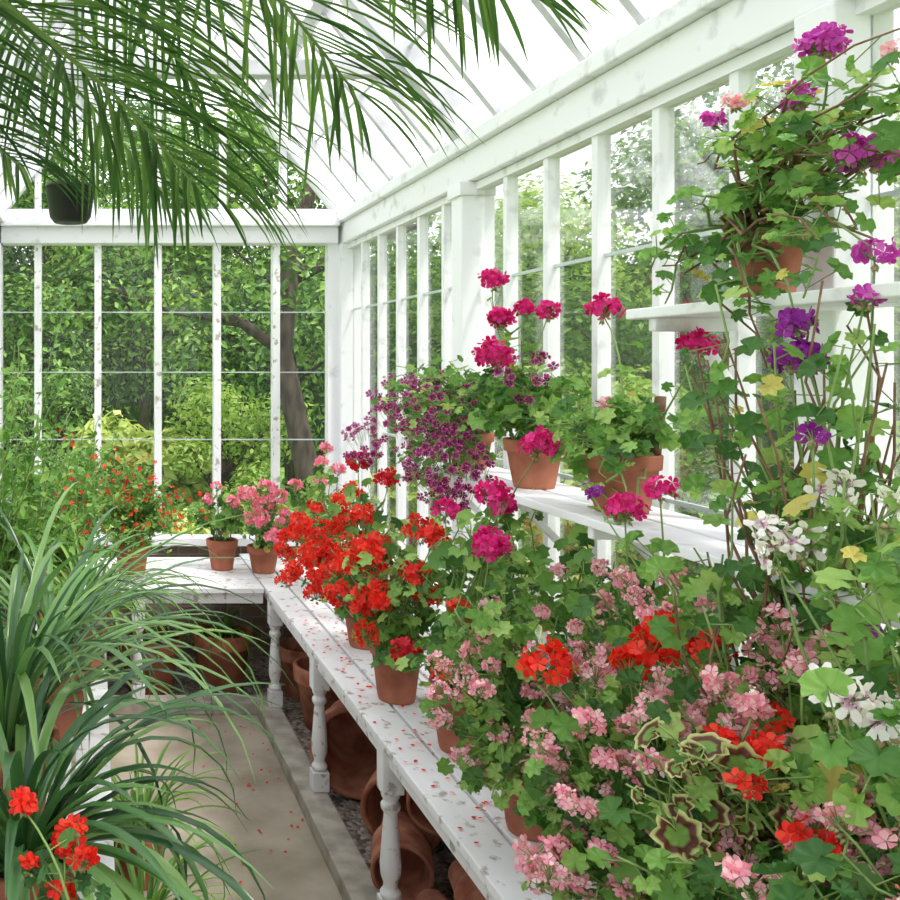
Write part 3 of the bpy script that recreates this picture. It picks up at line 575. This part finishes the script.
P=np.concatenate([P,np.stack([.73-abs(rng.normal(size=n2))*.15,rng.uniform(2.4,4.2,n2),np.full(n2,.004)],1)]); n=len(P)
nn=nrm(np.array([0,0,1.])+randu(n)*.2); X,Y,Z=frames(nrm(np.cross(nn,randu(n))),nn)
PT=tpl([(0,0,0),(.4,.5,.05),(.25,.95,.1),(-.25,.95,.1),(-.4,.5,.05)],[(0,1,2,3,4)],[0,.5,1,1,.5])
mb.inst(PT,P,X,Y,Z,.013,0); mb.build('fallen_petals',[P_SCAR])

# ================================================================== garden
mb=MB(); mb.box((-40,-30,-.3),(40,50,-.13)); mb.build('garden_lawn',[LAWN])
mb=MB(); mb.box((XW+.2,-3,-.13),(2.6,YE+.2,-.10)); mb.build('garden_path',[GRAVEL])
def leafcloud(mb,c,r,n,size,m,shell=.55):
    q=randu(n); P=np.array(c)+q*np.array(r)*rng.uniform(shell,1.05,(n,1))
    nn=nrm(q*.6+np.array([0,0,.5])+randu(n)*.6); d=nrm(np.cross(nn,randu(n)))
    X,Y,Z=frames(d,nn); mb.inst(SIMPLE,P,X,Y,Z,size*rng.uniform(.6,1.3,n),m,smooth=False)
def tree_mesh(name,H,R,nb,nl,size,mat,low=.3):
    mb=MB(); mb.tube([(0,0,-.02),(.05,0,H*.3),(0,.05,H*.7)],[.09,.07,.03],0,8)
    for i in range(nb):
        a=rng.uniform(0,6.28); rr=R*rng.uniform(.2,.9); z=H*rng.uniform(low,.95); k=1-.5*max(0,(z/H-.6)/.4)
        c=(math.cos(a)*rr*k,math.sin(a)*rr*k,z); mb.tube([(0,0,max(0,z-.6*rr-.2)),c],[.03,.008],0,5)
        leafcloud(mb,c,np.array([.45,.45,.35])*R*rng.uniform(.5,1.0),nl,size,1)
    return mb.build(name,[BARK,mat])
def place(ob,name,locs):
    me=ob.data
    for i,(x,y,s,r) in enumerate(locs):
        o=ob if i==0 else bpy.data.objects.new(name,me)
        if i: sc.collection.objects.link(o)
        o.location=(x,y,-.13); o.scale=(s,s,s); o.rotation_euler=(0,0,r)
place(tree_mesh('garden_tree',4.4,1.9,20,800,.09,TREE1),'garden_tree',[(-2.5,11.5,1.1,0),(5.0,8.2,.95,1),(6.6,4.6,.9,2.4),(2.6,12.5,1.15,4),(7,1.5,.9,5),(-.6,12.6,1.1,2)])
place(tree_mesh('garden_tree',3.8,1.6,16,700,.085,TREE2),'garden_tree',[(.6,12.4,1.0,0.5),(5.6,5.8,.9,2),(-5,10.5,1,3),(5.2,11,1.0,1),(6.2,2.6,.8,3.3)])
place(tree_mesh('garden_tree',5.2,1.6,16,650,.10,TREE3),'garden_tree',[(1.4,14,1.1,0),(7.8,8.2,.8,2),(-6,13,1,1),(8.4,5.5,.8,4),(-1.2,14.2,1.0,2)])
place(tree_mesh('garden_shrub',1.5,.9,14,450,.065,TREE2,low=.15),'garden_shrub',[(-1.5,8.3,1,0),(1.2,8.9,1.0,1),(3.6,6.6,1.1,2),(4.2,4.2,1,3),(4.4,2.7,1,5),(-3,7.6,1,2)])
place(tree_mesh('garden_shrub',1.3,.8,14,450,.05,TREE1,low=.15),'garden_shrub',[(-.2,8.0,.8,0),(2.8,8.6,1.1,1),(3.6,5.3,1,2),(3.9,3.4,1.1,3),(-.4,10,1.3,5),(3.8,1.8,1,2)])
place(tree_mesh('garden_shrub',.9,.8,12,400,.08,TREE3,low=.1),'garden_shrub',[(1.7,6.9,.8,0),(-.7,6.8,.8,1),(3.1,4.4,.8,3),(3.0,2.6,.8,2)])
place(tree_mesh('garden_shrub',.8,.7,12,300,.12,TREE4,low=.1),'garden_shrub',[(.5,6.9,.7,0),(-1.6,7.0,.8,1),(2.2,8.0,1,3),(.4,9.4,1.3,2),(3.2,3.5,.8,1),(-2.6,9.4,1.5,1),(3.2,5.9,.8,4)])
mb=MB(); mb.tube([(1.9,7.9,-.13),(1.75,7.9,.8),(1.55,7.9,1.7),(1.65,7.95,2.5),(1.9,8,3.4)],[.12,.10,.09,.07,.04],0,10)
mb.tube([(1.57,7.9,1.7),(1.2,7.8,1.95),(.6,7.8,2.05),(.0,7.9,2.3)],[.05,.045,.03,.015],0,8); mb.tube([(1.62,7.95,2.3),(2.2,8,2.6),(2.8,8,2.8)],[.06,.045,.02],0,8)
for cc in ((1.3,8.1,3.0),(2.0,8,3.4),(2.6,8,2.7),(.2,8.0,2.7),(1.6,8.3,3.7),(.8,7.7,2.2),(1.5,7.6,2.3),(.1,7.8,2.1)): leafcloud(mb,cc,(.55,.4,.32),420,.08,1)
mb.build('old_garden_tree',[BARK,TREE1])
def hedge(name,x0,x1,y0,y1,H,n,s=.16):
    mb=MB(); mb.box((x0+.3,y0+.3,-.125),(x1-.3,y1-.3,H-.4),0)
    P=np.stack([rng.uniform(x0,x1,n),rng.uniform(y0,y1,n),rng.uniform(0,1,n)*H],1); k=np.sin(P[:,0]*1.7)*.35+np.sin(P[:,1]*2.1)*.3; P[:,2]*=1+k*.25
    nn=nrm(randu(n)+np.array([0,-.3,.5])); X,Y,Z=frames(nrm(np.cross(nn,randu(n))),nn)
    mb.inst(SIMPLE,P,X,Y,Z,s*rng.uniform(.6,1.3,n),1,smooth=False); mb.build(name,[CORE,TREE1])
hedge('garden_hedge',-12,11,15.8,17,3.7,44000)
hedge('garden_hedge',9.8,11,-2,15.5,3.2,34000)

# ================================================================== light
w=bpy.data.worlds.new('World'); sc.world=w; w.use_nodes=True; nt=w.node_tree; N=nt.nodes; L=nt.links
bg=N['Background']; tc=N.new('ShaderNodeTexCoord'); sp=N.new('ShaderNodeSeparateXYZ'); L.new(tc.outputs['Generated'],sp.inputs[0])
r=ramp(nt,[(0.0,(0.97,0.97,0.98)),(0.4,(0.96,0.96,1.0)),(1.0,(0.92,0.93,1.0))]); L.new(sp.outputs[2],r.inputs[0]); L.new(r.outputs[0],bg.inputs[0]); bg.inputs[1].default_value=1.8
ld=bpy.data.lights.new('sun','SUN'); ld.energy=4.2; ld.angle=math.radians(8); ld.color=(1,.95,.88)
lo=bpy.data.objects.new('sun',ld); sc.collection.objects.link(lo); lo.location=(3,-4,8); lo.rotation_euler=Vector((-.38,.35,-1)).to_track_quat('-Z','Y').to_euler()

cam=bpy.data.cameras.new('camera'); co=bpy.data.objects.new('camera',cam); sc.collection.objects.link(co)
co.location=(0,0,1.6); co.rotation_euler=(math.pi/2,0,0); cam.sensor_width=36; cam.lens=38; cam.shift_x=355/900; cam.shift_y=-85/900; cam.clip_start=.02
sc.camera=co
